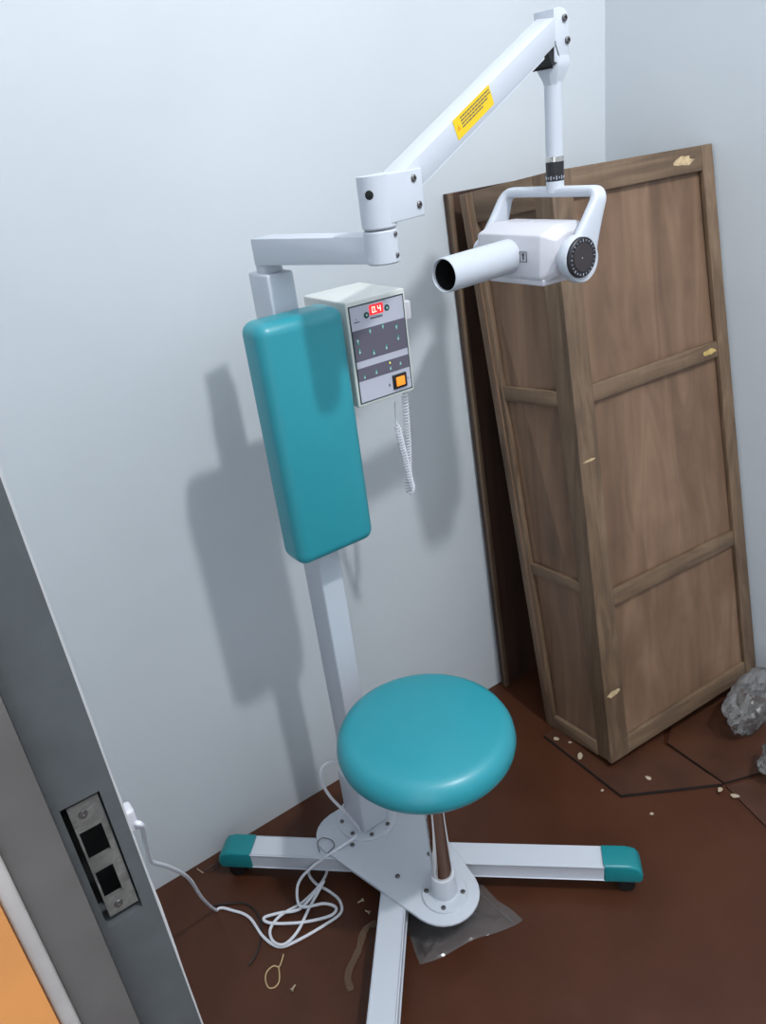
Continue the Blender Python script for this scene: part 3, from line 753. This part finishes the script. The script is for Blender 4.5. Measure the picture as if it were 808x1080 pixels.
# ------------------------------------------------------------------ plastic bags
def clump(c, r, seed, name, label, m, sc=(1, 1, .8)):
    mb = MB(); bmesh.ops.create_icosphere(mb.bm, subdivisions=4, radius=1)
    for v in mb.bm.verts:
        d = v.co.normalized(); o = V((seed*3.1, seed*1.7, 0))
        k = 1+.38*noise.noise(d*1.5+o)+.22*(1-2*abs(noise.noise(d*2.6+o)))+random.Random(int(abs(d.x)*9999+d.y*777+d.z*55)).uniform(-.05, .05)
        p = d*k*.78; v.co = V((p.x*r*sc[0], p.y*r*sc[1], p.z*r*sc[2]))+V(c)
    zmin = min(v.co.z for v in mb.bm.verts)
    for v in mb.bm.verts: v.co.z += .0062-zmin if seed < 90 else 0
    return tag(mb.build(name, m, loc=c, sharp=14), label, 'plastic bag')
p1 = fl(783, 752, .05)+V((0, -.018, 0)); clump(p1, .088, 4, 'plastic_bag', 'crumpled clear plastic heaped against the right end of the crate', M['film2'], (1.1, .62, .95))
p2 = fl(818, 815, .02); clump(p2, .05, 9, 'plastic_bag', 'clear plastic scrap at the right edge, in front of the crumpled heap', M['film2'], (.9, .9, 1.0))
# zip bag lying half under the base plate
cr4 = [fl(443, 1018, 0), fl(553, 971, 0), fl(500, 928, 0), fl(424, 968, 0)]
mb = MB(); n = 26; rj = random.Random(11)
def bagp(u, v):
    return cr4[0]*(1-u)*(1-v)+cr4[1]*u*(1-v)+cr4[2]*u*v+cr4[3]*(1-u)*v
for layer in (0, 1):
    gr = []
    for i in range(n+1):
        row = []
        for k in range(n+1):
            u, v = i/n, k/n; p = bagp(u, v); ed = min(1, 6*min(u, 1-u), 6*min(v, 1-v))
            full = math.sin(PI*min(1, u*1.25))**.8*math.sin(PI*v)**.6 if u < .8 else .0
            z = .0015+(0 if not layer else ed*(.003+.024*max(0, full)+.010*abs(noise.noise(V((u*6, v*5, 2))))*full*1.5+.010*(1-abs(noise.noise(V((u*9+v*4, v*8, 5))))*2.4)*(.25+full)+.006*(.5-abs(noise.noise(V((u*17-v*6, v*15+u*5, 8))))*2.4)*(.2+full)))
            e2 = .005*noise.noise(V((u*3, v*3, 9))); z += layer*ed*(.3+full)*rj.uniform(-.0035, .0035)
            row.append(mb.bm.verts.new((p.x+e2, p.y+e2, max(z, .0012 if layer else .001))))
        gr.append(row)
    for i in range(n):
        for k in range(n): mb.bm.faces.new((gr[i][k], gr[i+1][k], gr[i+1][k+1], gr[i][k+1]))
bg = thing('zip_bag', 'clear plastic zip bag lying flat on the floor under the stool end of the base', 'plastic bag', bagp(.5, .5))
bmesh.ops.triangulate(mb.bm, faces=mb.bm.faces[:])
mb.build('film', M['film'], bg, sharp=9)
z0_, z1_ = bagp(.90, .03), bagp(.90, .97)
MB().tube([p+V((0, 0, .0052)) for p in (z0_, (z0_+z1_)/2, z1_)], .0012, 8).build('zip_strip', M['film2'], bg)

# ------------------------------------------------------------------ litter on the floor
lw = [cf(*a, .0015) for a in ((452, 572), (447, 590), (440, 605), (425, 603), (408, 618), (404, 640), (412, 660), (428, 660), (440, 645), (441, 620), (438, 604))]
tag(MB().tube(spline(lw, 8), .0013, 6).build('wire_tie', M['straw'], loc=lw[0]), 'pale twisted wire loop on the floor below the power cord', 'wire')
lw = [cf(*a, .0024) for a in ((262, 442), (300, 438), (345, 436), (372, 450), (388, 478), (393, 510), (386, 555), (372, 585), (358, 602))]
tag(MB().tube(spline(lw, 8), .0022, 8).build('cable_offcut', M['blackc'], loc=lw[0]), 'short black cable offcut crossing under the white power cord', 'cable')
lw = [cf(*a, .0018) for a in ((222, 344), (230, 350), (238, 355))]
tag(MB().tube(spline(lw, 4), .0011, 6).build('wire_scrap', M['chip'], loc=lw[0]), 'tiny pale wire scrap by the wall, left of the left teal foot', 'wire')
lw = [cf(*a, .0018) for a in ((240, 350), (258, 338), (282, 330), (270, 345), (245, 352))]
tag(MB().tube(spline(lw, 5), .001, 6).build('wire_scrap', M['blackc'], loc=lw[0]), 'thin dark wire curl by the wall beside the left teal foot', 'wire')
tp = [fl(*a, .002) for a in ((397, 975), (390, 977), (383, 985), (380, 998), (375, 1010), (369, 1022), (367, 1034), (371, 1045))]
mb = MB(); pr_ = None
sp_ = spline(tp, 6)
for i, p in enumerate(sp_):
    t = (sp_[min(i+1, len(sp_)-1)]-sp_[max(i-1, 0)]).normalized(); s_ = V((-t.y, t.x, 0)); w_ = .0065+.003*noise.noise(V((i*.25, 0, 0)))
    z = .0015+.004*abs(noise.noise(V((i*.3, 4, 0))))
    c4 = [mb.bm.verts.new(p+s_*w_*a+V((0, 0, z*b+.001*c_))) for a, b, c_ in ((-1, 1, 0), (1, .4, 0), (1, .4, .4), (-1, 1, .4))]
    if pr_:
        for k in range(4): mb.bm.faces.new((pr_[k], pr_[(k+1) % 4], c4[(k+1) % 4], c4[k]))
    pr_ = c4
tag(mb.build('tape_strip', M['tape'], loc=tp[3]), 'crinkled strip of brownish clear tape left of the front leg', 'tape')
def chip(px, py, r, label, seed, cat='screw', nm='small_screw', m='chip', z=0.0):
    p = fl(px, py, z); mb = MB(); r_ = random.Random(seed)
    if cat == 'screw':
        a = r_.uniform(0, PI); d = V((math.cos(a), math.sin(a), 0))
        mb.lathe([(0, 0), (r, 0), (r*.9, r*.5), (r*.45, r*.7), (r*.42, r*3.0), (.0, r*3.3)], p+V((0, 0, r)), d, 14)
    else:
        o = [(r*math.cos(2*PI*k/7)*r_.uniform(.5, 1.2)*1.5, r*math.sin(2*PI*k/7)*r_.uniform(.5, 1.2)) for k in range(7)]
        a = r_.uniform(0, PI); h_ = r_.uniform(.25, .5)*r
        mb.prism([(p.x+x*math.cos(a)-y*math.sin(a), p.y+x*math.sin(a)+y*math.cos(a)) for x, y in o], p.z, p.z+h_, h_*.3, 1)
    return tag(mb.build(nm, M[m], loc=p), label, cat, 'pale chips by the crate' if cat == 'wood chip' else 'small pale screws on the floor')
chip(*Zx(474, 672), .0042, 'small pale screw on the floor below the wire loop', 1)
chip(*Zx(665, 430), .0042, 'upper of two small pale screws behind the front leg', 2)
chip(*Zx(682, 464), .0036, 'lower of two small pale screws behind the front leg', 5)
zc5 = lambda x, y: (560+x/3.258, 640+y/3.258)
chip(*zc5(88, 455), .0075, 'pale wood chip at the left corner of the floor board', 3, 'wood chip', 'wood_chip', z=.010)
chip(*zc5(170, 512), .0095, 'larger pale wood chip on the board beside the crate bottom', 4, 'wood chip', 'wood_chip', z=.010)
chip(*zc5(404, 590), .006, 'small pale bit on the floor board in front of the crate', 6, 'wood chip', 'wood_chip', z=.010)
chip(*zc5(245, 632), .0045, 'thin pale sliver on the floor left of the board edge', 7, 'wood chip', 'wood_chip')
chip(*zc5(650, 628), .0065, 'pale crumb where the floor boards meet', 8, 'wood chip', 'wood_chip', z=.010)
chip(*zc5(700, 650), .0075, 'pale plaster crumb at the dusty edge of the right board', 9, 'wood chip', 'wood_chip', z=.0045)
chip(*zc5(415, 712), .004, 'dull speck of debris on bare floor in front of the board', 10, 'wood chip', 'wood_chip')
chip(*zc5(135, 466), .004, 'tiny pale chip between two larger chips by the crate', 11, 'wood chip', 'wood_chip', z=.010)

# ------------------------------------------------------------------ light
ld = bpy.data.lights.new('ceiling_bulb', 'POINT'); ld.energy = 208; ld.shadow_soft_size = .07; ld.color = (.97, .98, 1)
lo = bpy.data.objects.new('ceiling_bulb', ld); C.objects.link(lo); lo.location = (-.77, -2.05, 3.38)
w_ = bpy.data.worlds.new('world'); scn.world = w_; w_.use_nodes = True
nt = w_.node_tree; bgn = nt.nodes['Background']
tcw = nt.nodes.new('ShaderNodeTexCoord'); dp = nt.nodes.new('ShaderNodeVectorMath'); dp.operation = 'DOT_PRODUCT'
dp.inputs[1].default_value = (-.62, -.05, .78); nt.links.new(tcw.outputs['Generated'], dp.inputs[0])
mr = nt.nodes.new('ShaderNodeMapRange'); mr.inputs[1].default_value = -.6; mr.inputs[2].default_value = 1.0; mr.inputs[3].default_value = .44; mr.inputs[4].default_value = 2.1
nt.links.new(dp.outputs['Value'], mr.inputs[0]); nt.links.new(mr.outputs[0], bgn.inputs['Strength'])
bgn.inputs['Color'].default_value = (.85, .91, 1, 1)
